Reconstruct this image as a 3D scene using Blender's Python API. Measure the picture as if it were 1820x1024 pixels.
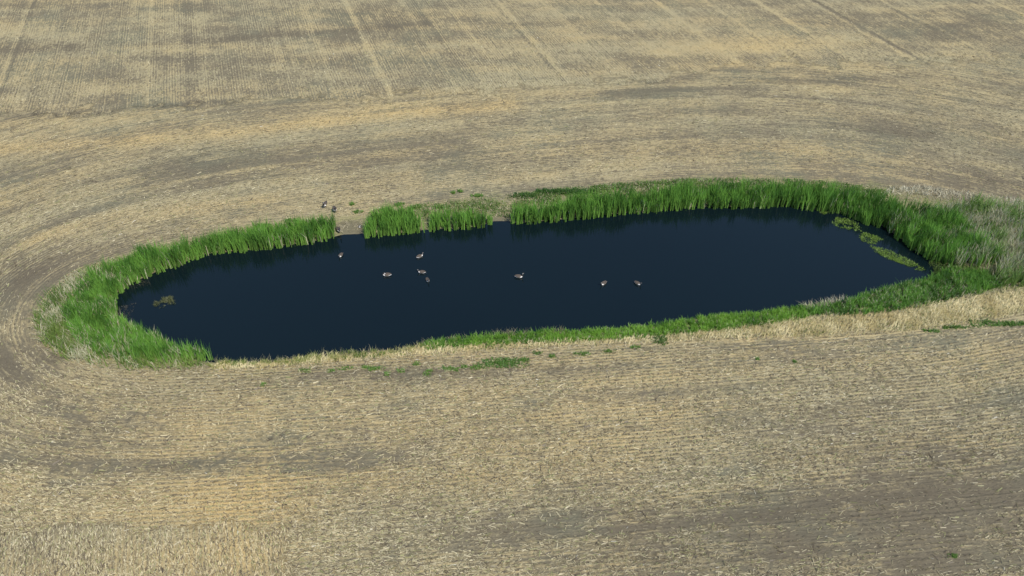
import bpy, math, time
import numpy as np
from mathutils import Vector
T0 = time.time()
rng = np.random.default_rng(7)
scene = bpy.context.scene
for o in list(bpy.data.objects):
    bpy.data.objects.remove(o)
col = scene.collection

# ------------------------------------------------------------------ camera
W, Hh, F = 1820.0, 1024.0, 1400.0       # photograph size and focal length in pixels
HORIZON = -640.0                        # where the drill lines of the field meet, above the frame
CAM_H = 47.0
PITCH = math.atan2(Hh / 2 - HORIZON, F)
cam_d = bpy.data.cameras.new('camera'); cam = bpy.data.objects.new('camera', cam_d)
col.objects.link(cam); scene.camera = cam
cam.location = (0, 0, CAM_H)
cam.rotation_euler = (math.pi / 2 - PITCH, 0, 0)
cam_d.sensor_width = 36.0; cam_d.lens = 36.0 * F / W
cam_d.clip_start = 0.5; cam_d.clip_end = 9000

# ------------------------------------------------------------------ sky, sun, exposure
SUN_AZ, SUN_EL = math.radians(142), math.radians(52)      # behind the camera, to the right
world = bpy.data.worlds.new('World'); scene.world = world; world.use_nodes = True
wn = world.node_tree.nodes; wl = world.node_tree.links
sky = wn.new('ShaderNodeTexSky'); sky.sky_type = 'NISHITA'; sky.sun_disc = False
sky.sun_elevation = SUN_EL; sky.sun_rotation = SUN_AZ; sky.altitude = 400; sky.dust_density = 0.6
wl.new(sky.outputs[0], wn['Background'].inputs[0]); wn['Background'].inputs[1].default_value = 0.15
sd = bpy.data.lights.new('sun', 'SUN'); sun = bpy.data.objects.new('sun', sd); col.objects.link(sun)
sd.energy = 4.4; sd.angle = math.radians(0.55); sd.color = (1.0, 0.935, 0.845)
to_sun = Vector((math.sin(SUN_AZ) * math.cos(SUN_EL), math.cos(SUN_AZ) * math.cos(SUN_EL), math.sin(SUN_EL)))
sun.rotation_euler = to_sun.to_track_quat('Z', 'Y').to_euler()
sun.location = (30, -30, 90)
vs = scene.view_settings
vs.view_transform = 'Standard'; vs.look = 'None'; vs.gamma = 1.0; vs.use_curve_mapping = False
vs.exposure = 0.32

# ------------------------------------------------------------------ helpers
cp, sp = math.cos(PITCH), math.sin(PITCH)
def P(px, py, z=0.0):
    """ground point (at height z) under a pixel of the photograph"""
    a = (px - W / 2) / F; b = -(py - Hh / 2) / F
    dx, dy, dz = a, cp + b * sp, -sp + b * cp
    t = (z - CAM_H) / dz
    return np.array([dx * t, dy * t])
def PP(lst, z=0.0): return np.array([P(x, y, z) for x, y in lst])
def px_per_m(py): return F / ((CAM_H) / (sp - (-(py - Hh / 2) / F) * cp))

def tag(o, label, cat, group=None, kind=None):
    o['label'] = label; o['category'] = cat
    if group: o['group'] = group
    if kind: o['kind'] = kind
    return o

_tab = rng.random((256, 256)).astype(np.float32)
def vnoise(x, y):
    xi = np.floor(x).astype(np.int64); yi = np.floor(y).astype(np.int64)
    fx = x - xi; fy = y - yi
    fx = fx * fx * (3 - 2 * fx); fy = fy * fy * (3 - 2 * fy)
    g = lambda i, j: _tab[(xi + i) & 255, (yi + j) & 255]
    return (g(0,0)*(1-fx)+g(1,0)*fx)*(1-fy) + (g(0,1)*(1-fx)+g(1,1)*fx)*fy
def fbm(x, y, oct=4, seed=0.0):
    s = 0; a = 1.0; t = 0
    for k in range(oct):
        s = s + a * vnoise(x * 2**k + 17.3 * k + seed * 31.7, y * 2**k + 9.1 * k + seed * 13.9); t += a; a *= 0.55
    return s / t
def smooth(a, b, x):
    t = np.clip((x - a) / (b - a), 0, 1); return t * t * (3 - 2 * t)

def inside(p, poly):
    x, y = p[:, 0], p[:, 1]; r = np.zeros(len(p), bool); n = len(poly)
    for i in range(n):
        x1, y1 = poly[i]; x2, y2 = poly[(i + 1) % n]
        if y1 == y2: continue
        c = ((y1 > y) != (y2 > y)) & (x < (x2 - x1) * (y - y1) / (y2 - y1) + x1)
        r ^= c
    return r
def nearest(p, poly, closed=True):
    """distance to a polyline and arc length of the nearest point"""
    n = len(poly); best = np.full(len(p), 1e9); arc = np.zeros(len(p)); acc = 0.0
    for i in range(n if closed else n - 1):
        a = poly[i]; b = poly[(i + 1) % n]; d = b - a; L = math.hypot(*d)
        t = np.clip(((p[:, 0]-a[0])*d[0] + (p[:, 1]-a[1])*d[1]) / (L*L + 1e-12), 0, 1)
        q = np.hypot(p[:, 0]-a[0]-t*d[0], p[:, 1]-a[1]-t*d[1])
        m = q < best; best[m] = q[m]; arc[m] = acc + t[m] * L; acc += L
    return best, arc
def resample(poly, step, closed=True):
    q = np.vstack([poly, poly[:1]]) if closed else poly
    s = np.r_[0, np.cumsum(np.hypot(*np.diff(q, axis=0).T))]
    t = np.arange(0, s[-1], step)
    return np.c_[np.interp(t, s, q[:, 0]), np.interp(t, s, q[:, 1])]

def build_mesh(name, verts, faces_flat, loop_tot, mat=None, attrs=None, smooth_shade=False):
    me = bpy.data.meshes.new(name)
    nv = len(verts); nl = len(faces_flat); nf = len(loop_tot)
    me.vertices.add(nv); me.vertices.foreach_set('co', np.asarray(verts, np.float32).ravel())
    me.loops.add(nl); me.loops.foreach_set('vertex_index', np.asarray(faces_flat, np.int32))
    me.polygons.add(nf)
    ls = np.r_[0, np.cumsum(loop_tot)[:-1]].astype(np.int32)
    me.polygons.foreach_set('loop_start', ls)
    me.polygons.foreach_set('use_smooth', np.full(nf, smooth_shade, bool))
    me.update(calc_edges=True)
    for k, v in (attrs or {}).items():
        v = np.asarray(v, np.float32)
        if v.ndim == 2:
            c = np.c_[v, np.ones(len(v), np.float32)] if v.shape[1] == 3 else v
            a = me.attributes.new(k, 'FLOAT_COLOR', 'POINT'); a.data.foreach_set('color', c.astype(np.float32).ravel())
        else:
            a = me.attributes.new(k, 'FLOAT', 'POINT'); a.data.foreach_set('value', v)
    if mat: me.materials.append(mat)
    o = bpy.data.objects.new(name, me); col.objects.link(o)
    return o

class NT:
    """small node helper"""
    def __init__(s, name):
        s.m = bpy.data.materials.new(name); s.m.use_nodes = True
        s.t = s.m.node_tree; s.n = s.t.nodes; s.l = s.t.links; s.n.clear()
        s.out = s.n.new('ShaderNodeOutputMaterial')
    def node(s, t, **kw):
        n = s.n.new(t)
        for k, v in kw.items(): setattr(n, k, v)
        return n
    def put(s, sock, v):
        if hasattr(v, 'is_linked') or isinstance(v, bpy.types.NodeSocket): s.l.new(v, sock)
        else: sock.default_value = v
    def math(s, op, a, b=0.0, clamp=False):
        n = s.node('ShaderNodeMath', operation=op, use_clamp=clamp); s.put(n.inputs[0], a); s.put(n.inputs[1], b); return n.outputs[0]
    def attr(s, name): return s.node('ShaderNodeAttribute', attribute_name=name)
    def mix(s, f, a, b, mode='MIX'):
        n = s.node('ShaderNodeMix', data_type='RGBA', blend_type=mode); s.put(n.inputs[0], f)
        s.put(n.inputs[6], a if not isinstance(a, tuple) else (*a, 1)); s.put(n.inputs[7], b if not isinstance(b, tuple) else (*b, 1)); return n.outputs[2]
    def noise(s, vec, scale, detail=4, rough=0.55):
        n = s.node('ShaderNodeTexNoise'); n.inputs['Scale'].default_value = scale; n.inputs['Detail'].default_value = detail
        n.inputs['Roughness'].default_value = rough; s.l.new(vec, n.inputs['Vector']); return n.outputs[0]
    def vec(s, x, y, z=0.0):
        n = s.node('ShaderNodeCombineXYZ'); s.put(n.inputs[0], x); s.put(n.inputs[1], y); s.put(n.inputs[2], z); return n.outputs[0]
    def ramp(s, f, a, b):
        n = s.node('ShaderNodeMapRange'); n.interpolation_type = 'SMOOTHSTEP'; s.put(n.inputs[0], f); n.inputs[1].default_value = a; n.inputs[2].default_value = b; return n.outputs[0]

# ------------------------------------------------------------------ materials
def plant_material(name, translucent):
    t = NT(name); a = t.attr('Col').outputs['Color']
    d = t.node('ShaderNodeBsdfDiffuse'); d.inputs['Roughness'].default_value = 0.6; t.l.new(a, d.inputs[0])
    r = t.node('ShaderNodeBsdfTranslucent'); t.l.new(t.mix(0.5, a, (0.35, 0.45, 0.05), 'MULTIPLY') if False else a, r.inputs[0])
    g = t.node('ShaderNodeBsdfGlossy'); g.inputs['Roughness'].default_value = 0.45; g.inputs[0].default_value = (0.6, 0.6, 0.6, 1)
    m1 = t.node('ShaderNodeMixShader'); m1.inputs[0].default_value = translucent
    t.l.new(d.outputs[0], m1.inputs[1]); t.l.new(r.outputs[0], m1.inputs[2])
    m2 = t.node('ShaderNodeMixShader'); m2.inputs[0].default_value = 0.03
    t.l.new(m1.outputs[0], m2.inputs[1]); t.l.new(g.outputs[0], m2.inputs[2])
    t.l.new(m2.outputs[0], t.out.inputs[0]); return t.m
M_LEAF = plant_material('leaf', 0.4)
M_STRAW = plant_material('straw', 0.25)

def water_material():
    t = NT('pond_water'); b = t.node('ShaderNodeBsdfPrincipled')
    tc = t.node('ShaderNodeTexCoord').outputs['Object']
    n = t.noise(tc, 0.06, 3)
    t.l.new(t.mix(n, (0.0024, 0.0062, 0.0085), (0.0030, 0.0080, 0.0098)), b.inputs['Base Color'])
    b.inputs['Roughness'].default_value = 0.04; b.inputs['IOR'].default_value = 1.37
    bp = t.node('ShaderNodeBump'); bp.inputs['Strength'].default_value = 0.05; bp.inputs['Distance'].default_value = 0.02
    t.l.new(t.noise(tc, 3.5, 3), bp.inputs['Height']); t.l.new(bp.outputs[0], b.inputs['Normal'])
    t.l.new(b.outputs[0], t.out.inputs[0]); return t.m

def field_material():
    t = NT('stubble_soil'); b = t.node('ShaderNodeBsdfPrincipled')
    tc = t.node('ShaderNodeTexCoord').outputs['Object']
    u = t.attr('u').outputs['Fac']; v = t.attr('v').outputs['Fac']
    straw = t.attr('straw').outputs['Fac']; yel = t.attr('yel').outputs['Fac']; dark = t.attr('dark').outputs['Fac']; green = t.attr('green').outputs['Fac']; mud = t.attr('mud').outputs['Fac']
    wob = t.noise(tc, 0.5, 3, 0.6)
    vw = t.math('ADD', v, t.math('MULTIPLY', wob, 0.18))
    n1 = t.noise(t.vec(t.math('MULTIPLY', u, 0.30), t.math('MULTIPLY', vw, 2.4)), 1.0, 4, 0.6)
    n2 = t.noise(t.vec(t.math('MULTIPLY', u, 1.1), t.math('MULTIPLY', vw, 3.6)), 1.0, 4, 0.75)
    n3 = t.noise(tc, 2.6, 5, 0.75)
    n4 = t.noise(tc, 0.28, 4, 0.6)
    rowm = t.ramp(t.noise(t.vec(t.math('MULTIPLY', u, 0.05), t.math('MULTIPLY', v, 1.1)), 1.0, 3), 0.40, 0.62)
    row = t.math('MULTIPLY', t.math('MULTIPLY', t.math('SINE', t.math('MULTIPLY', vw, 2 * math.pi / 0.36)), 0.20), rowm)
    s = t.math('ADD', t.math('MULTIPLY', n1, 0.8), t.math('MULTIPLY', n2, 1.5))
    s = t.math('ADD', s, t.math('MULTIPLY', n3, 1.3)); s = t.math('ADD', s, row)
    s = t.math('ADD', s, t.math('MULTIPLY', straw, 0.75))
    s = t.math('ADD', s, t.math('MULTIPLY', n4, 0.5))
    f = t.ramp(s, 1.95, 2.75)
    soil = t.mix(n3, (0.115, 0.100, 0.068), (0.195, 0.172, 0.118))
    soil = t.mix(t.ramp(t.noise(tc, 0.09, 4), 0.45, 0.65), soil, (0.150, 0.145, 0.100))
    clod = t.noise(tc, 6.0, 4, 0.8)
    soil = t.mix(1.0, soil, t.mix(clod, (0.45, 0.45, 0.45), (1.5, 1.48, 1.42)), 'MULTIPLY')
    soil = t.mix(t.math('MULTIPLY', dark, 0.75), soil, (0.098, 0.082, 0.058))
    st = t.mix(yel, (0.312, 0.272, 0.160), (0.43, 0.322, 0.148))
    c = t.mix(f, soil, st)
    c = t.mix(t.math('MULTIPLY', green, t.ramp(t.math('ADD', n2, t.math('MULTIPLY', n3, 0.5)), 0.45, 1.0)), c, (0.085, 0.13, 0.035))
    c = t.mix(mud, c, t.mix(n3, (0.085, 0.078, 0.05), (0.20, 0.18, 0.115)))
    t.l.new(c, b.inputs['Base Color']); b.inputs['Roughness'].default_value = 0.95
    b.inputs['Specular IOR Level'].default_value = 0.1
    bp = t.node('ShaderNodeBump'); bp.inputs['Strength'].default_value = 0.75; bp.inputs['Distance'].default_value = 0.12
    t.l.new(s, bp.inputs['Height']); t.l.new(bp.outputs[0], b.inputs['Normal'])
    t.l.new(b.outputs[0], t.out.inputs[0]); return t.m

# ------------------------------------------------------------------ outlines traced on the ground
FAR = [(231,503),(264,490),(281,481),(316,471),(346,458),(366,451),(420,446),(471,441),(505,436),(557,429),(591,421),(611,417),(649,415),
       (652,420),(680,417),(710,415),(748,409),(782,407),(830,405),(857,400),(878,393),(905,393),(915,397),(958,393),(1009,389),(1056,384),
       (1114,378),(1177,374),(1224,368),(1310,368),(1399,364),(1438,372),(1477,374),(1508,382),(1535,395),(1574,403),(1590,417),(1610,430),
       (1621,442),(1652,460),(1680,468)]
NEAR = [(1690,478),(1640,499),(1594,509),(1535,524),(1496,540),(1434,546),(1340,556),(1294,557),(1231,566),(1173,578),(1075,586),(1017,588),(880,594),
        (762,610),(710,622),(625,629),(557,634),(488,643),(420,645),(385,645),(350,640),(310,628),(265,607),(230,592),(203,572),(197,545),(205,523)]
WATER = PP(FAR + NEAR)
# smooth convex ring that the drill rows follow round the slough
HULL = PP([(60,580),(75,535),(120,490),(260,445),(450,405),(620,385),(900,348),(1200,322),(1380,318),(1520,326),(1640,345),(1800,385),(1990,440),(1960,520),(1800,545),(1600,580),(1300,600),(900,625),(600,650),(330,664),(180,664),(95,632)])
def convex_hull(p):
    p = p[np.lexsort((p[:,1], p[:,0]))]
    def half(q):
        h = []
        for a in q:
            while len(h) > 1 and (h[-1][0]-h[-2][0])*(a[1]-h[-2][1]) - (h[-1][1]-h[-2][1])*(a[0]-h[-2][0]) <= 0: h.pop()
            h.append(a)
        return h
    return np.array(half(p)[:-1] + half(p[::-1])[:-1])
ring = resample(convex_hull(HULL), 1.5)
for _ in range(6): ring = (np.roll(ring, 1, 0) + 2*ring + np.roll(ring, -1, 0)) / 4
ring = np.roll(ring, -int(np.argmax(ring[:, 0])), 0)           # arc seam lies off to the far right
DIR = np.array([-0.319, 0.948]); NRM = np.array([0.948, 0.319])   # straight drilling direction beyond the headland
FARB = PP([(-600,225),(0,208),(300,192),(600,180),(950,160),(1300,120),(1640,112),(1820,100),(2600,60)])
NEARB = P(0, 945)

def water_sd(p):
    d, _ = nearest(p, WATER); return np.where(inside(p, WATER), -d, d)
def relief(p, sdw):
    z = np.where(sdw > 0, 0.015 + 0.26 * (1 - np.exp(-np.maximum(sdw, 0) / 2.5)), np.maximum(-0.9, sdw * 0.28))
    far = smooth(1, 6, sdw)
    z = z + far * (0.10 * (fbm(p[:,0]/9, p[:,1]/9, 3) - .5) + 0.07 * (fbm(p[:,0]/0.9, p[:,1]/0.9, 2, 3) - .5))
    return z
def straight_mask(p):
    yb = np.interp(p[:,0], FARB[:,0], FARB[:,1])
    w = 4.5 * (fbm(p[:,0]/2, p[:,1]/2, 4, 5) - .5)
    m = p[:,1] + w * 2 > yb
    q = (P(545, 945)[0] + 5 * (fbm(p[:,0]/5, p[:,1]/5, 2, 9) - .5))
    m2 = (p[:,1] + w * .5 < NEARB[1]) & (p[:,0] < q)
    return m | m2
def rows(p):
    """row coordinates: u along the drill rows, v across; straight beyond the headland, round the pond inside it"""
    d, a = nearest(p, ring); ins = inside(p, ring); d = np.where(ins, -d, d)
    m = straight_mask(p)
    u = np.where(m, p @ DIR + 500, a); v = np.where(m, p @ NRM + 300, d)
    return u, v, m, d

def ell(p, px, py, rx, ry, rot=0.0):
    c = P(px, py); k = px_per_m(py); ax = rx / k; ay = abs(P(px, py-ry)[1] - P(px, py+ry)[1]) / 2
    x = p[:,0]-c[0]; y = p[:,1]-c[1]; cr, sr = math.cos(rot), math.sin(rot)
    return np.exp(-(((x*cr+y*sr)/ax)**2 + ((-x*sr+y*cr)/ay)**2))
def band(p, pts, w):
    d, _ = nearest(p, PP(pts), False); return np.exp(-(d / w)**2)
TRAM = [(26,80,.30,1.0),(36,80,.25,-1.0),(100,90,.35,-.5),(266,90,.22,.8),(332,90,.2,-1.1),(341,90,.2,-.8),(360,90,.3,.4),(644,67,.32,1.7),(745,55,.35,1.0),(770,55,.3,-.5),
        (828,55,.4,.9),(905,40,.2,-1.2),(915,40,.3,1.0),(1020,60,.5,.5),(1232,55,.33,1.7),(1465,80,.42,1.3),(1360,60,.5,.4),(1555,65,.28,-1.4),(1543,65,.3,.9),(1785,15,.5,1.6),(1290,30,.3,.9),(1640,40,.35,1.0),(1700,70,.3,-.6),(1100,40,.35,.8),(985,40,.3,.7),(500,70,.3,-.5),(560,70,.3,.4)]
def cover(p, u, v, m, d):
    """straw cover, yellowness, damp dark soil over the field"""
    bu = np.where(m, p[:,0], u); bv = np.where(m, p[:,1], d)
    straw = 0.5 + .75 * (fbm(bu/20, bv/4.5, 4, 1) - .5) + 0.6 * (fbm(bu/6, bv/2.0, 4, 2) - .5) + .40 * (fbm(p[:,0]/3.4, p[:,1]/3.4, 4, 15) - .5) + np.where(m, .45, 1.) * (.9 * (fbm(u/45, v/1.1, 4, 19) - .5) + .45 * (fbm(u/12, v/.5, 3, 20) - .5)) + np.where(m, .5, 0) * (fbm(p[:,0]/7, p[:,1]/2.5, 4, 25) - .5) - .11
    yel = 0.24 + 1.0 * (fbm(bu/22, bv/5, 4, 4) - .5) + .4 * (fbm(p[:,0]/2.5, p[:,1]/2.5, 3, 16) - .5)
    dark = 0.10 + .5 * (fbm(bu/16, bv/4, 4, 6) - .5) + np.where(m, .3, .7) * (fbm(u/30, v/.9, 4, 23) - .5)
    yel += .75*ell(p,450,930,130,90) + .55*band(p,[(-50,275),(250,250),(480,232),(700,205),(900,190)],2.0) + .5*ell(p,1330,85,150,25) + .35*band(p,[(50,430),(200,395),(330,375),(480,360)],1.6)
    yel += .3*ell(p,1150,700,250,60) + .3*ell(p,780,640,300,10)
    straw += .35*ell(p,450,930,140,80) + .3*band(p,[(-50,275),(250,250),(480,232),(700,205),(900,190),(1100,150)],2.2) + .3*ell(p,900,150,140,35) + .25*ell(p,1330,85,150,25)
    straw += .35*band(p,[(250,375),(500,352),(750,335),(1000,308),(1250,298)],2.2) + .25*ell(p,200,960,200,50) + .2*ell(p,1080,790,220,60)
    for e in ((700,335,1.0,0),):
        pass
    dk = .33*band(p,[(-20,212),(120,206),(280,195),(430,178)],.9) + .3*band(p,[(0,92),(160,86),(330,78),(560,62),(760,45)],1.2)
    dk += .35*ell(p,345,300,130,30) + .3*ell(p,600,275,200,25) + .28*band(p,[(1600,140),(1350,152),(1180,165),(1000,178),(800,196)],1.3) + .35*ell(p,1560,235,170,22) + .6*ell(p,1790,330,110,34)
    dk += .38*ell(p,1380,980,430,80) + .42*ell(p,1740,860,230,120) + .3*ell(p,1500,900,350,100) + .2*ell(p,930,950,200,60) + .2*ell(p,380,830,260,35) + .5*ell(p,40,490,90,45) + .5*ell(p,60,650,90,35)
    dk += .6*ell(p,720,668,170,13) + .3*ell(p,690,40,120,22) + .35*ell(p,1680,40,140,40) + .3*ell(p,1010,660,120,10)
    dk += .2*ell(p,120,760,200,60)
    nz = -.45 + 1.9 * fbm(u/9.0, v/0.7, 4, 8) + .9 * fbm(p[:,0]/1.8, p[:,1]/1.8, 4, 18)
    dark = np.clip(dark + dk * nz, 0, 1); straw = straw - .95 * dk * nz
    s = p @ NRM; tr = np.zeros(len(p))
    for x, y, w, a in TRAM: tr += a * np.exp(-((s - P(x, y) @ NRM) / (w * .95))**2)
    tr *= m * (p[:,1] > 60) * (.1 + 1.5 * fbm(u/5, v/3, 4, 11))
    straw = straw + .47 * tr
    return np.clip(straw, -.4, 1.5), np.clip(yel, 0, 1), np.clip(dark - .3*np.maximum(tr,0) + .25*np.maximum(-tr,0), 0, 1)

# ------------------------------------------------------------------ the field: one sheet, fine in view, reaching the horizon
def axis(lo, hi, step, far):
    a = np.arange(lo, hi, step); g = []; s = step; x = a[-1]
    while x < far: s *= 1.45; x += s; g.append(x)
    h = []; s = step; x = a[0]
    while x > -far: s *= 1.45; x -= s; h.append(x)
    return np.r_[h[::-1], a, g]
gx = axis(-92, 92, 0.34, 5000); gy = axis(22, 140, 0.34, 5000)
XX, YY = np.meshgrid(gx, gy); G = np.c_[XX.ravel(), YY.ravel()]
fine = (np.abs(G[:,0]) < 130) & (G[:,1] > -10) & (G[:,1] < 190)
sdw = np.full(len(G), 300.0); sdw[fine] = water_sd(G[fine])
u = G @ DIR + 500; v = G @ NRM + 300; m = np.ones(len(G), bool); d = np.full(len(G), 100.0)
u[fine], v[fine], m[fine], d[fine] = rows(G[fine])
straw, yel, dark = cover(G, u, v, m, d)
margin = 1 - smooth(-1.2, 0.8, d + 1.4 * (fbm(G[:,0]/1.5, G[:,1]/1.5, 3, 12) - .5) * 2)
margin[~fine] = 0
mudp = PP([(596,403),(612,396),(640,396),(652,402),(652,419),(610,418)])
mudd, _ = nearest(G[fine], mudp); mudd = np.where(inside(G[fine], mudp), -mudd, mudd)
mud = np.zeros(len(G)); mud[fine] = np.maximum(1 - smooth(-.2, .5, mudd), 1 - smooth(-.3, .5, sdw[fine]))
mud2 = ell(G, 888, 389, 18, 6); mud = np.clip(mud + mud2, 0, 1)
z = relief(G, sdw)
z[fine] += 0.10 * smooth(.15, .35, mudd) * np.exp(-mudd**2) * (mudd > 0) * (sdw[fine] > .4)       # cut bank round the mud landing
nx, ny = len(gx), len(gy)
idx = np.arange(nx * ny).reshape(ny, nx)
q = np.stack([idx[:-1,:-1], idx[:-1,1:], idx[1:,1:], idx[1:,:-1]], -1).reshape(-1)
ybp = PP([(372,649),(488,646),(625,632),(755,618),(1000,607),(1200,594),(1400,569),(1570,557),(1740,528),(1960,498),(1960,550),(1740,585),(1500,606),(1200,616),(950,628),(650,647),(380,666)])
dryz = np.zeros(len(G)); dryz[fine] = inside(G[fine], ybp)
green = (1 - dryz) * margin * (.35 + .9 * fbm(G[:,0]/2.2, G[:,1]/2.2, 3, 14))
field = build_mesh('field', np.c_[G, z], q, np.full((nx-1)*(ny-1), 4), field_material(),
    dict(u=u, v=v, straw=straw + .25*margin + .4*dryz, yel=np.clip(yel*(1-margin) + .25*margin,0,1), dark=dark*(1-margin), green=np.clip(green, 0, 1), mud=mud), True)
tag(field, 'harvested stubble field with pale straw and curved drill rows round the pond', 'field', kind='structure')

# water sheet, cut a little larger than the bank line so the bank itself makes the shore
wp = WATER.copy(); c0 = wp.mean(0)
nn = np.roll(wp, -1, 0) - np.roll(wp, 1, 0); nn = np.c_[-nn[:,1], nn[:,0]] / np.maximum(np.hypot(nn[:,0], nn[:,1]), 1e-6)[:,None]
area = 0.5 * np.sum(wp[:,0]*np.roll(wp[:,1],-1) - np.roll(wp[:,0],-1)*wp[:,1])
wp = wp + nn * (-.05 if area > 0 else .05)
pond = build_mesh('pond', np.c_[wp, np.zeros(len(wp))], np.arange(len(wp))[::1 if area > 0 else -1], [len(wp)], water_material())
tag(pond, 'long dark blue pond of still water in the stubble field', 'pond', kind='structure')

# ------------------------------------------------------------------ blades, leaves and straw
def ribbons(name, base, h, w, az, lean, bend, c_lo, c_hi, mat, parent=None):
    """one bent tapering blade per row: two faces, three triangles"""
    n = len(base); face = rng.random(n) * 2 * math.pi
    side = np.c_[np.cos(face), np.sin(face), np.zeros(n)] * (w / 2)[:, None]
    dirx = np.c_[np.cos(az), np.sin(az)]
    l1 = np.clip(lean, 0, 1.5); l2 = np.clip(lean + bend, 0, 1.75)
    mid = base + np.c_[dirx * (np.sin(l1) * h * .55)[:, None], np.cos(l1) * h * .55]
    tip = mid + np.c_[dirx * (np.sin(l2) * h * .45)[:, None], np.cos(l2) * h * .45]
    V = np.stack([base - side, base + side, mid + side * .85, mid - side * .85, tip], 1).reshape(-1, 3)
    i = np.arange(n) * 5
    fq = np.stack([i, i+1, i+2, i+3, i+3, i+2, i+4], 1).reshape(-1)
    lt = np.tile([4, 3], n)
    cm = (c_lo + c_hi) / 2
    C = np.stack([c_lo, c_lo, cm, cm, c_hi], 1).reshape(-1, 3)
    o = build_mesh(name, V, fq, lt, mat, dict(Col=C))
    if parent: o.parent = parent
    return o
def scatter(polys, dens):
    """random points inside world polygons, dens per square metre"""
    out = []
    for poly in polys:
        lo, hi = poly.min(0), poly.max(0); n = rng.poisson(np.prod(hi - lo) * dens)
        p = lo + rng.random((n, 2)) * (hi - lo); out.append(p[inside(p, poly)])
    return np.vstack(out)
def edge_fade(p, poly, w):
    dd, _ = nearest(p, poly); wet = np.abs(water_sd(p)) < .9
    return (rng.random(len(p)) < np.clip(dd / w + .1, 0, 1)) | (wet & (rng.random(len(p)) < .75))
def lerp(a, b, t): return np.asarray(a) * (1 - t)[:, None] + np.asarray(b) * t[:, None]
def based(p, zmin=-.12):
    s = water_sd(p); return np.c_[p, np.maximum(relief(p, s), zmin) - .02]
# all tones are linear reflectances
REED_A, REED_B = (0.036, 0.125, 0.018), (0.165, 0.365, 0.058)
DEAD_A, DEAD_B = (0.40, 0.37, 0.25), (0.66, 0.63, 0.48)
DRY_A, DRY_B = (0.52, 0.44, 0.21), (0.78, 0.70, 0.43)
GRASS_A, GRASS_B = (0.060, 0.185, 0.016), (0.215, 0.420, 0.052)

def vegetation(name, polys, dens, hgt, wid, ca, cb, mat, lean=.14, bend=.35, patch=2.0, patchy=0.0, fade=.6, dead=0.0, base_pale=.35, prevail=None, pale_tone=(.25,.34,.08), clump=0.0, tall=False):
    pts = []
    for poly in polys:
        cc_ = poly
        if tall:                                  # emergent: feet stand in the shallows
            dw, _ = nearest(poly, WATER); i_ = dw < 1.0; cc_ = poly.copy()
            for k in np.where(i_)[0]:
                e = .1; g = np.array([water_sd(poly[k:k+1] + [e, 0])[0] - water_sd(poly[k:k+1] - [e, 0])[0], water_sd(poly[k:k+1] + [0, e])[0] - water_sd(poly[k:k+1] - [0, e])[0]])
                sd0 = water_sd(poly[k:k+1])[0]
                cc_[k] = poly[k] - g / (np.linalg.norm(g) + 1e-9) * (.45 + sd0)
        poly = cc_
        p = scatter([poly], dens); p = p[edge_fade(p, poly, fade)] if fade else p; pts.append(p)
    p = np.vstack(pts)
    if patchy:
        f = fbm(p[:,0]/patch, p[:,1]/patch, 3, len(name)); p = p[f > .5 - .35*(1-patchy) + .25*(rng.random(len(p))-.5)]
    n = len(p)
    if clump:   # gather blades into tussocks
        cen = np.round(p / clump) * clump; ci = np.round(p / clump).astype(int) & 255; jit = np.c_[_tab[ci[:,0], ci[:,1]], _tab[ci[:,1], ci[:,0]]] * 1.6 * clump - .8 * clump
        p = p * .62 + (cen + jit) * .38
    t = fbm(p[:,0]/patch, p[:,1]/patch, 3, 21 + len(name)); hm = (.78 + .5 * fbm(p[:,0]/1.7, p[:,1]/1.7, 3, 31)) if tall else (.55 + .95 * fbm(p[:,0]/1.3, p[:,1]/1.3, 4, 31))
    h = hgt * hm * (.7 + .55 * rng.random(n)); w = wid * (.6 + .8 * rng.random(n))
    az = rng.random(n) * 2 * math.pi
    if prevail is not None: az = prevail + rng.normal(0, .9, n)
    if tall:
        h *= .66 + .65 * vnoise(p[:,0]/.7 + 40, p[:,1]/.7)
    tone = np.clip((t - .5) * 2.4 + .5 + rng.normal(0, .3, n), 0, 1)
    c = lerp(ca, cb, tone)
    if dead:
        dd = rng.random(n) < dead * np.clip(3 * (fbm(p[:,0]/1.6, p[:,1]/1.6, 2, 41) - .33), 0, 1.6)
        c[dd] = lerp(DEAD_A, DEAD_B, rng.random(dd.sum())); h[dd] *= .85
    lo = c * (1 - base_pale) + np.asarray(pale_tone) * base_pale
    return ribbons(name, based(p), h, w, az, np.abs(rng.normal(lean, lean*.7, n)), np.abs(rng.normal(bend, bend*.6, n)), lo, c, mat)

T1 = PP([(231,505),(264,492),(281,483),(316,473),(346,460),(366,452),(420,448),(471,443),(505,438),(557,431),(595,422),(598,408),(545,409),(500,416),(440,425),(380,438),(340,446),(290,457),(250,466),(215,478),(180,492)])
T2 = PP([(180,490),(231,505),(206,525),(199,545),(205,574),(232,594),(267,609),(312,630),(352,641),(378,646),(300,651),(230,650),(175,640),(135,615),(120,585),(125,550),(145,515)])
T3 = PP([(650,422),(680,419),(710,417),(745,411),(752,400),(735,393),(700,393),(660,400)])
T4 = PP([(762,409),(782,409),(830,407),(857,402),(875,396),(872,386),(830,388),(765,396)])
T5 = PP([(908,400),(958,395),(1009,391),(1056,386),(1114,380),(1177,376),(1224,370),(1310,370),(1399,366),(1438,374),(1477,376),(1508,384),(1535,397),(1574,405),
         (1605,382),(1560,368),(1500,356),(1440,350),(1380,346),(1300,347),(1224,350),(1177,355),(1114,361),(1056,368),(1000,375),(950,381),(915,390)])
T6 = PP([(1574,403),(1590,419),(1610,432),(1621,444),(1652,462),(1692,469),(1740,485),(1775,470),(1752,432),(1700,402),(1645,382),(1600,376)])
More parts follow.
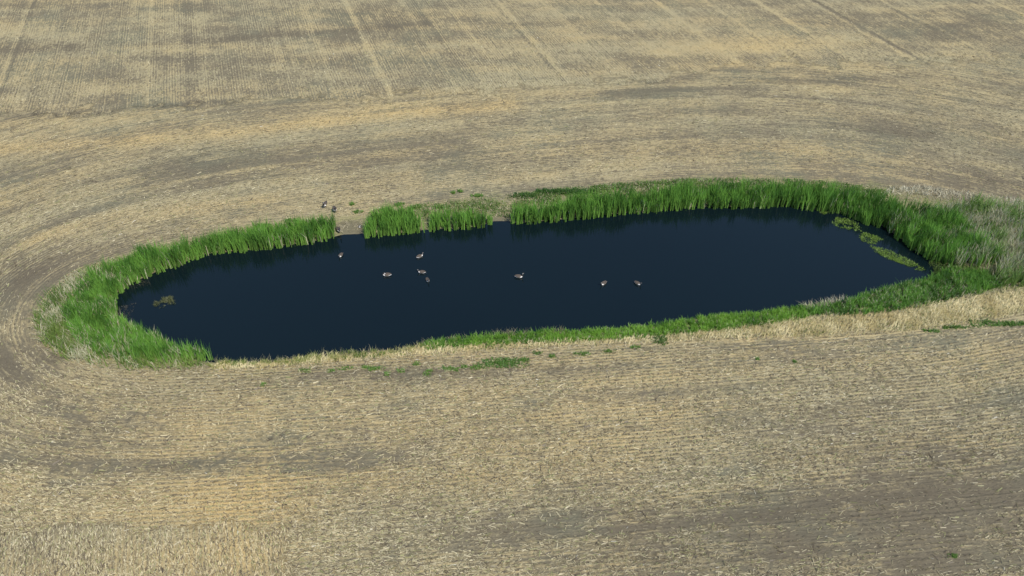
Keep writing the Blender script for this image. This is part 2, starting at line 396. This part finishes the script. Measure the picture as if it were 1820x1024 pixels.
tag(vegetation('reed_bed', [T1], 150, 1.8, .07, REED_A, REED_B, M_LEAF, tall=True, patch=.9, clump=.5, lean=.09, bend=.2, dead=.04), 'dense green reeds along the far bank up to the bare mud landing', 'reeds', kind='stuff')
tag(vegetation('reed_bed', [T2], 140, 1.45, .07, REED_A, REED_B, M_LEAF, tall=True, patch=.9, clump=.5, bend=.25, dead=.34, lean=.09), 'broad bed of green reeds with a few dead stems filling the blunt pond end', 'reeds', kind='stuff')
tag(vegetation('reed_bed', [T3], 150, 1.9, .07, REED_A, REED_B, M_LEAF, tall=True, patch=.9, clump=.5, lean=.09, bend=.2, fade=.4), 'short block of green reeds beside the bare mud landing', 'reeds', kind='stuff')
tag(vegetation('reed_bed', [T4], 120, 1.5, .07, REED_A, REED_B, M_LEAF, tall=True, patch=.9, clump=.5, lean=.09, bend=.2, fade=.4, dead=.05), 'low thin block of green reeds between two gaps in the bank', 'reeds', kind='stuff')
tag(vegetation('reed_bed', [T5], 160, 1.85, .07, REED_A, REED_B, M_LEAF, dead=.05, tall=True, patch=.9, clump=.5, lean=.09, bend=.2), 'long unbroken belt of tall green reeds on the far bank', 'reeds', kind='stuff')
tag(vegetation('reed_bed', [T6], 140, 1.75, .07, REED_A, REED_B, M_LEAF, tall=True, patch=.9, clump=.5, lean=.09, bend=.2, dead=.4, fade=2.2), 'tall green reeds rounding the pond end with floating weed mats', 'reeds', kind='stuff')
ML = PP([(175,492),(125,500),(85,530),(62,575),(78,622),(130,650),(230,664),(330,662),(378,648),(300,646),(230,640),(180,630),(140,605),(128,580),(135,550),(155,515)])
D1 = PP([(1640,380),(1700,402),(1752,432),(1775,470),(1750,500),(1780,522),(1960,500),(1990,440),(1900,395),(1820,378),(1740,368)])
DX = PP([(1590,372),(1660,388),(1720,412),(1765,445),(1785,480),(1735,470),(1690,430),(1640,395)])
F1 = PP([(1560,352),(1620,352),(1690,362),(1760,372),(1900,400),(1900,375),(1800,358),(1720,346),(1640,336),(1580,338)])
tag(vegetation('dead_reeds', [ML], 75, 1.15, .06, (.08,.15,.03), (.19,.27,.07), M_LEAF, dead=.75, lean=.35, fade=.9, patchy=.35), 'ragged mix of bleached dead stems and green shoots edging the reeds by curved drill rows', 'reeds', kind='stuff')
tag(vegetation('dead_reeds', [D1, DX], 85, 1.6, .06, (.08,.17,.03), (.22,.34,.10), M_LEAF, dead=.75, lean=.2, fade=.8, clump=.6, patch=1.2), 'stand of bleached standing dead reeds mixed with green at the pond tip', 'reeds', kind='stuff')
tag(vegetation('flattened_reeds', [F1], 90, .6, .05, DEAD_A, DEAD_B, M_STRAW, lean=1.2, bend=.2, patchy=.5, patch=1.5, base_pale=0), 'pale flattened dead reed litter behind the reeds', 'reed litter', kind='stuff')
GN = PP([(748,614),(880,597),(1017,591),(1075,589),(1173,581),(1231,569),(1294,560),(1340,559),(1434,549),(1434,570),(1400,576),(1300,591),(1200,600),(1100,607),(1000,612),(880,618),(760,625)])
GR = PP([(1690,480),(1640,501),(1594,511),(1535,526),(1496,542),(1440,548),(1424,566),(1500,566),(1570,562),(1650,548),(1740,526),(1778,516),(1745,488)])
YB = PP([(372,649),(420,648),(488,646),(557,637),(625,632),(710,625),(755,618),(880,612),(1000,607),(1100,602),(1200,594),(1300,584),(1400,569),(1500,561),(1570,557),(1650,543),(1740,528),(1820,518),(1960,498),
         (1960,540),(1820,562),(1740,578),(1650,590),(1500,601),(1340,606),(1200,612),(1100,617),(950,624),(800,632),(650,643),(500,656),(380,662)])
tag(vegetation('bank_grass', [GN], 320, .6, .05, GRASS_A, GRASS_B, M_LEAF, lean=.35, bend=.5, patch=1.1, fade=.3, clump=.45, dead=.10), 'strip of fresh green grass between the water and dry yellow grass', 'grass', kind='stuff')
tag(vegetation('bank_grass', [GR], 170, .8, .055, REED_A, REED_B, M_LEAF, lean=.25, bend=.35, patch=1.1, fade=.4, dead=.16, clump=.5), 'taller green grass on the bank below the pointed pond end', 'grass', kind='stuff')
tag(vegetation('dry_grass', [YB], 210, .5, .045, DRY_A, DRY_B, M_STRAW, lean=.7, bend=.5, patch=1.6, patchy=.3, fade=1.0, base_pale=.1, pale_tone=(.4,.35,.2), prevail=.4), 'band of bleached dry grass along the near bank', 'grass', kind='stuff')
YG = PP([(372,647),(420,646),(488,644),(557,635),(625,630),(710,623),(755,614),(755,622),(650,638),(500,651),(380,656)])
tag(vegetation('bank_grass', [YG], 190, .55, .04, (.12,.19,.035), (.36,.36,.13), M_LEAF, lean=.4, bend=.5, patch=1.4, patchy=.2, fade=.3, clump=.7), 'yellowing sparse grass at the water edge opposite the mud landing', 'grass', kind='stuff')
tag(vegetation('bank_grass', [YB], 45, .38, .04, (.09,.17,.03), (.26,.29,.09), M_LEAF, lean=.5, bend=.5, patch=2.2, patchy=.75, fade=.6), 'scattered green grass growing through the bleached dry grass', 'grass', kind='stuff')
DT = PP([(1425,548),(1440,541),(1500,534),(1515,540),(1480,550),(1440,558)])
GT = PP([(1650,464),(1692,468),(1745,482),(1780,500),(1745,500),(1690,488),(1640,500),(1660,486)])
tag(vegetation('bank_grass', [GT], 150, .45, .04, (.05,.11,.02), (.13,.19,.04), M_LEAF, lean=.5, bend=.4, patch=1.2, fade=.3), 'low olive grass closing the pointed pond tip', 'grass', kind='stuff')
tag(vegetation('dead_tussock', [DT], 110, .7, .04, DEAD_A, DEAD_B, M_STRAW, lean=.8, bend=.5, base_pale=0, prevail=2.6), 'pale flattened dead tussock in green bank grass by the water', 'tussock')
# low growth behind the far reeds
LW = PP([(905,388),(1000,370),(1114,355),(1224,345),(1380,340),(1500,349),(1570,360),(1590,345),(1500,329),(1400,322),(1300,320),(1200,322),(1100,329),(1000,338),(900,350)])
tag(vegetation('low_weeds', [LW], 190, .36, .08, (.050,.125,.024), (.17,.27,.07), M_LEAF, lean=.7, bend=.5, patch=1.2, patchy=.72, fade=.8, dead=.12), 'patchy low green weeds between the long tall reed belt and the stubble', 'weeds', kind='stuff')
LM = PP([(655,400),(700,393),(745,393),(870,384),(905,388),(900,353),(800,360),(720,370),(655,380)])
tag(vegetation('low_weeds', [LM], 110, .34, .07, (.065,.145,.03), (.20,.27,.09), M_LEAF, lean=.6, bend=.5, patch=1.0, patchy=.68, fade=.9), 'broken low weeds on trodden ground behind the two short reed blocks', 'weeds', kind='stuff')
LL = PP([(598,405),(545,411),(440,427),(340,448),(250,468),(180,492),(110,500),(130,482),(220,458),(330,430),(440,405),(540,393),(600,388)])
tag(vegetation('low_weeds', [LL], 100, .38, .06, (.09,.16,.04), (.25,.28,.11), M_LEAF, lean=.55, bend=.5, patch=1.4, patchy=.45, dead=.4, fade=.9), 'thin yellow green growth behind the reed belt that ends at the mud landing', 'weeds', kind='stuff')
# dead flattened litter round the whole margin
marg = PP([(1820,385),(1640,340),(1380,322),(1100,330),(900,350),(700,372),(600,388),(440,405),(250,452),(110,498),(55,580),(70,630),(150,662),(330,668),(600,655),(900,630),(1300,606),(1600,596),(1900,550),(1980,450)])
pm = scatter([marg], 26); sm = water_sd(pm); pm = pm[(sm > .3)]
n = len(pm); ribbons_c = lerp((.24,.21,.13), (.48,.43,.30), rng.random(n))
tag(ribbons('margin_litter', based(pm) + [0,0,.03], .25 + .45*rng.random(n), .03 + .03*rng.random(n), rng.random(n)*6.28, rng.uniform(1.0,1.5,n), rng.uniform(0,.3,n), ribbons_c, ribbons_c, M_STRAW),
    'fallen dry stems strewn on the pond margin', 'litter', kind='stuff')
# stray stems along the near waterline
sx = rng.uniform(375, 1010, 90); st = np.array([P(x, np.interp(x, [375,420,488,557,625,710,762,880,1010], [647,647,645,636,631,624,612,596,590]) + 1) for x in sx])
st = np.repeat(st, 7, 0) + rng.normal(0, .13, (630, 2)); n = len(st); cc = lerp((.16,.17,.07), (.42,.38,.24), rng.random(n))
tag(ribbons('stray_stems', based(st), .45 + .45*rng.random(n), np.full(n,.025), rng.random(n)*6.28, np.abs(rng.normal(.3,.2,n)), np.abs(rng.normal(.4,.2,n)), cc, cc, M_STRAW), 'thin dry stems leaning over the near waterline', 'stems', kind='stuff')

# ------------------------------------------------------------------ straw and stubble on the field
def straw_field(count):
    # more pieces where the ground is close
    py = rng.uniform(0, 1, count)**.72 * 1064 - 20
    px = rng.uniform(-60, 1880, count); a = (px - W/2)/F; b = -(py - Hh/2)/F
    tt = -CAM_H / (-sp + b*cp); p = np.c_[a*tt, (cp + b*sp)*tt]
    uu, vv, mm, dd = rows(p); k = (dd > -.4) | mm; p, uu, vv, mm, dd = p[k], uu[k], vv[k], mm[k], dd[k]
    s, y, dk = cover(p, uu, vv, mm, dd)
    keep = rng.random(len(p)) < np.clip(.17 + .8 * s + .6*(fbm(p[:,0]/.7, p[:,1]/.7, 2, 51) - .5), .05, 1)
    p, uu, vv, mm, dd, s, y, dk = [q[keep] for q in (p, uu, vv, mm, dd, s, y, dk)]
    e = .05
    gx_, gy_ = np.empty(len(p)), np.empty(len(p))
    d1 = nearest(p + [e, 0], ring)[0]; d2 = nearest(p + [0, e], ring)[0]; d0 = nearest(p, ring)[0]
    sg = np.where(inside(p, ring), -1, 1)
    gx_ = np.where(mm, NRM[0], sg*(d1-d0)/e); gy_ = np.where(mm, NRM[1], sg*(d2-d0)/e)
    g = np.c_[gx_, gy_]; g /= np.maximum(np.linalg.norm(g, axis=1), 1e-6)[:, None]
    ROW = .36
    rowy = smooth(.36, .60, .5*fbm(p[:,0]/8, p[:,1]/8, 3, 71) + .5*fbm(uu/9, vv/.5, 3, 73))
    vw = vv + .16 * fbm(p[:,0]/2.2, p[:,1]/2.2, 3, 72)
    off = (np.round(vw / ROW) * ROW - vw) * (.3 + .6*rowy)
    inrow = rng.random(len(p)) < .25 + .65*rowy
    p = p + g * (off * inrow)[:, None]
    along = np.arctan2(g[:,0], -g[:,1]); n = len(p)
    az = along + np.where(rng.random(n) < .5, math.pi, 0) + rng.normal(0, 1, n) * np.where(rng.random(n) < .72, .28, 1.1)
    sdp = np.full(n, 10.0); L = .12 + .30 * rng.random(n)**2; wd = .018 + .03*rng.random(n)
    bun = rng.random(n) < .26; L = np.where(bun, .18 + .34*rng.random(n), L); wd = np.where(bun, .03 + .045*rng.random(n)**2, wd)
    z = relief(p, np.maximum(dd, .3) + 3)
    upr = (rng.random(n) < .3) & ~bun
    lift = np.where(upr, .10 + .10*rng.random(n), .015 + .03*rng.random(n))
    L = np.where(upr, .08 + .08*rng.random(n), L)
    dx = np.c_[np.cos(az), np.sin(az)] * (L/2)[:, None]; sx_ = np.c_[-np.sin(az), np.cos(az)] * (wd/2)[:, None]
    zz = z + .012; hi = z + .012 + lift
    tw = rng.normal(0, .6, n) * wd
    V = np.stack([np.c_[p - dx - sx_, zz], np.c_[p - dx + sx_, zz + tw*.5 + .004], np.c_[p + dx + sx_, hi + tw*.5 + .004], np.c_[p + dx - sx_, hi]], 1).reshape(-1, 3)
    br = rng.random(n)
    c = lerp((.21,.186,.112), (.66,.605,.41), br**1.9); c = c * (1 - y[:,None]*.55) + lerp((.29,.225,.10), (.60,.48,.25), br) * y[:,None]*.55
    c *= (1 - .42*dk)[:, None]
    wt = rng.random(n) < .003; c[wt] = (.62,.60,.50)
    gr = rng.random(n) < .10; c[gr] = lerp((.17,.18,.08), (.36,.36,.17), rng.random(gr.sum()))
    dkm = rng.random(n) < .20; c[dkm] = lerp((.08,.065,.045), (.17,.14,.10), rng.random(dkm.sum()))
    q = np.arange(n*4)
    return build_mesh('stubble', V, q, np.full(n, 4), M_STRAW, dict(Col=np.repeat(c, 4, 0)))
tag(straw_field(620000), 'short cut stubble and loose pale straw lying along the drill rows', 'stubble', kind='stuff')

# ------------------------------------------------------------------ single weed patches
def leaf_clump(name, px, py, rx, ry, dens, hgt, ca, cb, seedtone=.5, zmin=-.12, lean=.8, wid=.09):
    k = px_per_m(py); ax = rx / k; ay = max(abs(P(px, py-ry)[1] - P(px, py+ry)[1]) / 2, .18); c = P(px, py)
    n = int(max(90, math.pi * ax * ay * dens)); nb = max(3, int(ax * ay * 3 + 3)) + int(3 * ax)
    cen = rng.normal(0, .36, (nb, 2)); wts = rng.random(nb) + .3
    w_ = rng.choice(nb, n, p=wts/wts.sum()); q = cen[w_] + rng.normal(0, .34, (n, 2))
    q = np.clip(q, -.95, .95)
    p = c + q * [ax, ay]
    t = np.clip(rng.normal(seedtone, .3, n), 0, 1); cc = lerp(ca, cb, t)
    o = ribbons(name, based(p, zmin), hgt * (.5 + rng.random(n)), wid * (.6 + rng.random(n)), rng.random(n)*6.28, np.abs(rng.normal(lean, .3, n)), np.abs(rng.normal(.4, .2, n)), cc*.9, cc, M_LEAF)
    return o
WG_A, WG_B = (.060,.155,.025), (.19,.31,.07)
near_bank = [(648,655,9,2.5),(715,662,8,3),(850,657,14,4),(930,643,12,4),(985,637,9,2.5),(1130,621,10,3),(590,661,8,2.5),(615,657,14,3),(673,658,16,4),(762,668,9,5),(795,660,20,4),(828,655,9,3),(540,662,13,3),(955,632,8,3),(1035,633,18,3),(1082,628,14,3),(470,687,4,2),(690,668,7,3),(740,650,8,2)]
for a in near_bank:
    o = leaf_clump('weed_clump', *a, 260, .22, WG_A, WG_B)
    tag(o, 'small dark green weed clump on bare soil below the dry bank grass', 'weed clump', 'weed clumps on the bare strip below the dry grass')
o = leaf_clump('weed_patch', 890, 649, 50, 9, 190, .26, WG_A, (.13,.24,.05)); tag(o, 'largest spread of bright green weeds on bare soil below the dry bank grass', 'weed patch')
o = leaf_clump('weed_bush', 1170, 608, 15, 8, 260, .4, WG_A, (.16,.22,.07)); tag(o, 'green weed bush standing in the dry bank grass', 'weed bush')
for a in ((1770,579,48,5),(1702,586,26,3),(1655,593,15,3)):
    o = leaf_clump('weed_clump', *a, 260, .24, WG_A, WG_B)
    tag(o, 'low green weed strip on stubble below the widest dry grass', 'weed patch', 'weed strips below the widest dry grass')
for a in ((1690,993,9,3),(1412,648,4,2),(1345,642,3,2)):
    o = leaf_clump('weed_sprig', *a, 200, .16, WG_A, WG_B)
    tag(o, 'tiny green weed sprig alone in open stubble', 'weed sprig', 'lone weed sprigs in the stubble')
for a in ((637,380,8,3),(627,367,4,2),(683,378,12,3),(712,367,8,3),(818,345,5,1.5),(806,347,4,1.5),(470,405,10,3),(445,413,10,3),(520,397,12,3),(850,352,12,3),(740,372,14,4),(785,372,16,4)):
    o = leaf_clump('weed_clump', *a, 260, .28, WG_A, WG_B)
    tag(o, 'small green weed clump on the trodden ground behind the reed blocks', 'weed clump', 'weed clumps behind the reed blocks')
o = leaf_clump('weed_patch', 1005, 345, 52, 5, 300, .4, (.035,.10,.02), (.07,.15,.03)); tag(o, 'long dark green weed patch behind the tall reed belt near its gap', 'weed patch')
o = leaf_clump('weed_patch', 930, 352, 22, 4, 300, .35, (.035,.10,.02), (.08,.16,.03)); tag(o, 'dark green weed patch beside the bank gap behind the reeds', 'weed patch')

# floating weed mats on the water
MAT_A, MAT_B = (.08,.15,.02), (.24,.36,.06)
def mat_(px, py, rx, ry, rot, label, ca=MAT_A, cb=MAT_B, dens=330, hgt=.16, zoff=0.0):
    k = px_per_m(py); ax = rx/k; ay = ry/k; c = P(px, py); n = int(math.pi*ax*ay*dens) + 40
    r = np.sqrt(rng.random(n)); th = rng.random(n)*6.283
    r = r * (.25 + 1.4*fbm(np.cos(th)*1.8+px, np.sin(th)*1.8+py, 3, 3))
    q = np.c_[r*np.cos(th)*ax, r*np.sin(th)*ay]; cr, sr = math.cos(rot), math.sin(rot)
    p = c + np.c_[q[:,0]*cr - q[:,1]*sr, q[:,0]*sr + q[:,1]*cr]
    f = fbm(p[:,0]/.6, p[:,1]/.6, 3, 61); p = p[f > .40 - .1*rng.random(len(p))]; n = len(p)
    cc = lerp(ca, cb, np.clip(rng.normal(.5,.3,n), 0, 1))
    o = ribbons('floating_weed_mat', np.c_[p, np.full(n, -.015 + zoff)], hgt*(.5+rng.random(n)), .05*(.5+rng.random(n)), rng.random(n)*6.28, rng.uniform(.7,1.35,n), rng.uniform(0,.3,n), cc, cc*1.1, M_LEAF)
    return tag(o, label, 'weed mat', kind='stuff' if dens < 100 else None)
mat_(1464, 378, 7, 6, 0, 'smallest floating green weed mat, tucked against the reeds')
mat_(1504, 398, 24, 15, -.75, 'bright rounded floating weed mat nearest the smallest one by the reeds')
mat_(1547, 424, 21, 16, -.6, 'feathery floating weed mat between the bright rounded and the longest mat')
mat_(1597, 461, 48, 15, -.75, 'longest floating weed mat, stretched toward the pointed pond end')
mat_(293, 537, 17, 15, .2, 'thin dull weed mat floating alone on open water at the blunt pond end', (.06,.075,.03), (.13,.14,.06), 420, .2)
mat_(223, 552, 15, 22, .1, 'faint grey drowned stems by the reeds of the blunt pond end', (.05,.05,.04), (.10,.095,.075), 70, .12)
mat_(248, 505, 20, 12, .2, 'faint brown stems floating in the dark reed reflection', (.05,.05,.03), (.10,.09,.05), 60, .1)
mat_(1700, 478, 34, 14, -.2, 'flat olive weed mat filling the pointed pond tip', (.06,.10,.02), (.13,.18,.04), 240, .18)

# ------------------------------------------------------------------ geese
def goose_mat():
    t = NT('plumage'); b = t.node('ShaderNodeBsdfPrincipled'); a = t.attr('Col').outputs['Color']
    tc = t.node('ShaderNodeTexCoord').outputs['Object']; nz = t.noise(tc, 40, 3)
    t.l.new(t.mix(t.math('MULTIPLY', nz, .15), a, (.12,.10,.08)), b.inputs['Base Color']); b.inputs['Roughness'].default_value = .75
    t.l.new(b.outputs[0], t.out.inputs[0]); return t.m
M_GOOSE = goose_mat()
BLACK, BROWN, FLANK, BREAST, WHITE = (.012,.011,.010), (.065,.05,.037), (.46,.41,.34), (.80,.77,.72), (.86,.85,.83)
def loft(pts, radii, cols, seg=14):
    pts = np.array(pts, float); V = []; C = []
    n = len(pts)
    for i in range(n):
        tn = pts[min(i+1, n-1)] - pts[max(i-1, 0)]; tn /= np.linalg.norm(tn)
        y = np.cross([0,0,1.], tn) if abs(tn[2]) < .999 else np.array([0,1.,0])
        if np.linalg.norm(y) < 1e-3 : y = np.array([0,1.,0])
        y = np.array([0,1.,0]) if abs(tn[1]) < .5 else y/np.linalg.norm(y)
        zz = np.cross(tn, y); zz /= np.linalg.norm(zz); ry, rz = radii[i]
        for k in range(seg):
            a = 2*math.pi*k/seg; V.append(pts[i] + y*math.cos(a)*ry + zz*math.sin(a)*rz); C.append(cols(i, math.sin(a), V[-1]))
    f = []; lt = []
    for i in range(n-1):
        for k in range(seg):
            f += [i*seg+k, i*seg+(k+1)%seg, (i+1)*seg+(k+1)%seg, (i+1)*seg+k]; lt.append(4)
    f += list(range(seg))[::-1]; lt.append(seg); f += [(n-1)*seg+k for k in range(seg)]; lt.append(seg)
    return np.array(V), f, lt, np.array(C)
NECKS = dict(
    alert=[(.335,0,.26),(.345,0,.36),(.35,0,.46),(.365,0,.53),(.40,0,.565),(.45,0,.565),(.485,0,.553),(.53,0,.542)],
    rest=[(.345,0,.245),(.35,0,.29),(.34,0,.335),(.345,0,.375),(.38,0,.405),(.43,0,.405),(.465,0,.395),(.51,0,.385)],
    tuck=[(.325,0,.255),(.30,.015,.31),(.24,.02,.335),(.19,.02,.33),(.14,.02,.315),(.09,.02,.305),(.06,.02,.295),(.03,.02,.285)],
    feed=[(.385,0,.20),(.45,0,.20),(.51,0,.16),(.55,0,.08),(.57,0,.01),(.585,0,-.05),(.59,0,-.085),(.595,0,-.125)])
NR = [(.068,.068),(.056,.056),(.05,.05),(.05,.052),(.054,.056),(.042,.042),(.024,.02),(.013,.008)]
def goose(px, py, heading, pose, stand, label, size=1.0, z=None, group=None, tail_up=0):
    c = P(px, py, 0 if not stand else .15); root = bpy.data.objects.new('goose', None); col.objects.link(root)
    zz = (relief(c[None], water_sd(c[None]))[0] if stand else 0.0) if z is None else z
    root.location = (c[0], c[1], zz); root.rotation_euler = (0, 0, math.radians(heading)); root.scale = (size,)*3
    lift = {0: -.045, 1: .20, 2: -.01}[stand]
    body = [(-.44,0,.20),(-.36,0,.19),(-.24,0,.155),(-.07,0,.14),(.08,0,.14),(.20,0,.15),(.285,0,.19)]
    br = [(.035,.008),(.07,.03),(.125,.085),(.16,.128),(.16,.135),(.135,.125),(.095,.09)]
    pts = np.array(body + NECKS[pose]); pts[:, 2] += lift; rad = br + NR
    def cols(i, s, v):
        if i >= 7:
            if i in (10, 11) and -.75 < s < .25 : return WHITE
            return BLACK
        if i <= 0: return BLACK
        if i == 1: return WHITE if s < .6 else BLACK
        if i == 2: return WHITE if s < .1 else BROWN
        if s > .45: return BROWN
        if i >= 5: return BREAST
        return FLANK if s > -.5 else BREAST
    V, f, lt, C = loft(pts, rad, cols)
    b = build_mesh('body', V, f, lt, M_GOOSE, dict(Col=C), True); b.parent = root
    sb = b.modifiers.new('s', 'SUBSURF'); sb.levels = 1; sb.render_levels = 1
    for sd_ in (-1, 1):
        wpts = [(-.40, sd_*.025, .215),(-.30, sd_*.075, .225),(-.14, sd_*.125, .205),(.03, sd_*.14, .195),(.14, sd_*.125, .195),(.20, sd_*.10, .195)]
        wr = [(.012,.010),(.04,.025),(.045,.06),(.045,.075),(.04,.06),(.012,.02)]
        wv = np.array(wpts); wv[:,2] += lift
        V, f, lt, C = loft(wv, wr, lambda i, s, v: BLACK if i == 0 else ((.17,.135,.105) if (i % 2 and s < .3) else BROWN), 10)
        w = build_mesh('wing', V, f, lt, M_GOOSE, dict(Col=C), True); w.parent = root
        if stand == 1:
            lp = [(-.01, sd_*.06, .26),(-.0, sd_*.06, .17),(-.02, sd_*.06, .09),(.0, sd_*.06, .015)]
            V, f, lt, C = loft(lp, [(.035,.035),(.018,.018),(.012,.012),(.013,.013)], lambda i, s, v: (.02,.019,.018) if i else BROWN, 8)
            lg = build_mesh('leg', V, f, lt, M_GOOSE, dict(Col=C), True); lg.parent = root
            V, f, lt, C = loft([(-.03, sd_*.06, .012),(.03, sd_*.06, .014),(.10, sd_*.06, .006)], [(.008,.008),(.03,.009),(.05,.004)], lambda i, s, v: (.02,.019,.018), 8)
            ft = build_mesh('foot', V, f, lt, M_GOOSE, dict(Col=C), True); ft.parent = lg
    tag(root, label, 'goose', group or ('geese swimming on the pond' if stand == 0 else 'geese on the far bank'))
    return root
goose(606,455, 250, 'rest', 0, 'goose swimming closest to the bare mud landing', .95)
goose(688,490, 182, 'tuck', 0, 'resting goose floating with its head laid on its back', 1.1)
goose(746,457, 40, 'rest', 0, 'swimming goose closest to the two reed blocks on the far bank', 1.0)
goose(750,485, 172, 'rest', 0, 'swimming goose just behind its neighbour in a close pair', 1.0)
goose(760,499, 290, 'alert', 0, 'end on goose leading a close pair on the water', .9)
goose(922,493, -6, 'alert', 0, 'black necked goose swimming alone in the middle of the pond', 1.05)
goose(1073,505, 222, 'rest', 0, 'swimming goose between the lone middle one and the goose toward the weed mats', 1.0)
goose(1133,505, 318, 'rest', 0, 'swimming goose of the open water closest to the floating weed mats', 1.0)
goose(579,370, 262, 'alert', 1, 'goose standing upright on the stubble edge, farther from the water of two', 1.2)
goose(596,378, 292, 'alert', 1, 'goose standing with dark curved neck, closer to the reeds of two', 1.2)
goose(602,412, 300, 'alert', 1, 'goose standing at the waterline of the mud landing against the reeds', 1.1)
goose(643,404, 190, 'tuck', 2, 'goose sitting down on the bare mud landing', .9)
print('built in', round(time.time() - T0, 1), 's', sum(len(o.data.polygons) for o in bpy.data.objects if o.type == 'MESH'), 'polys')
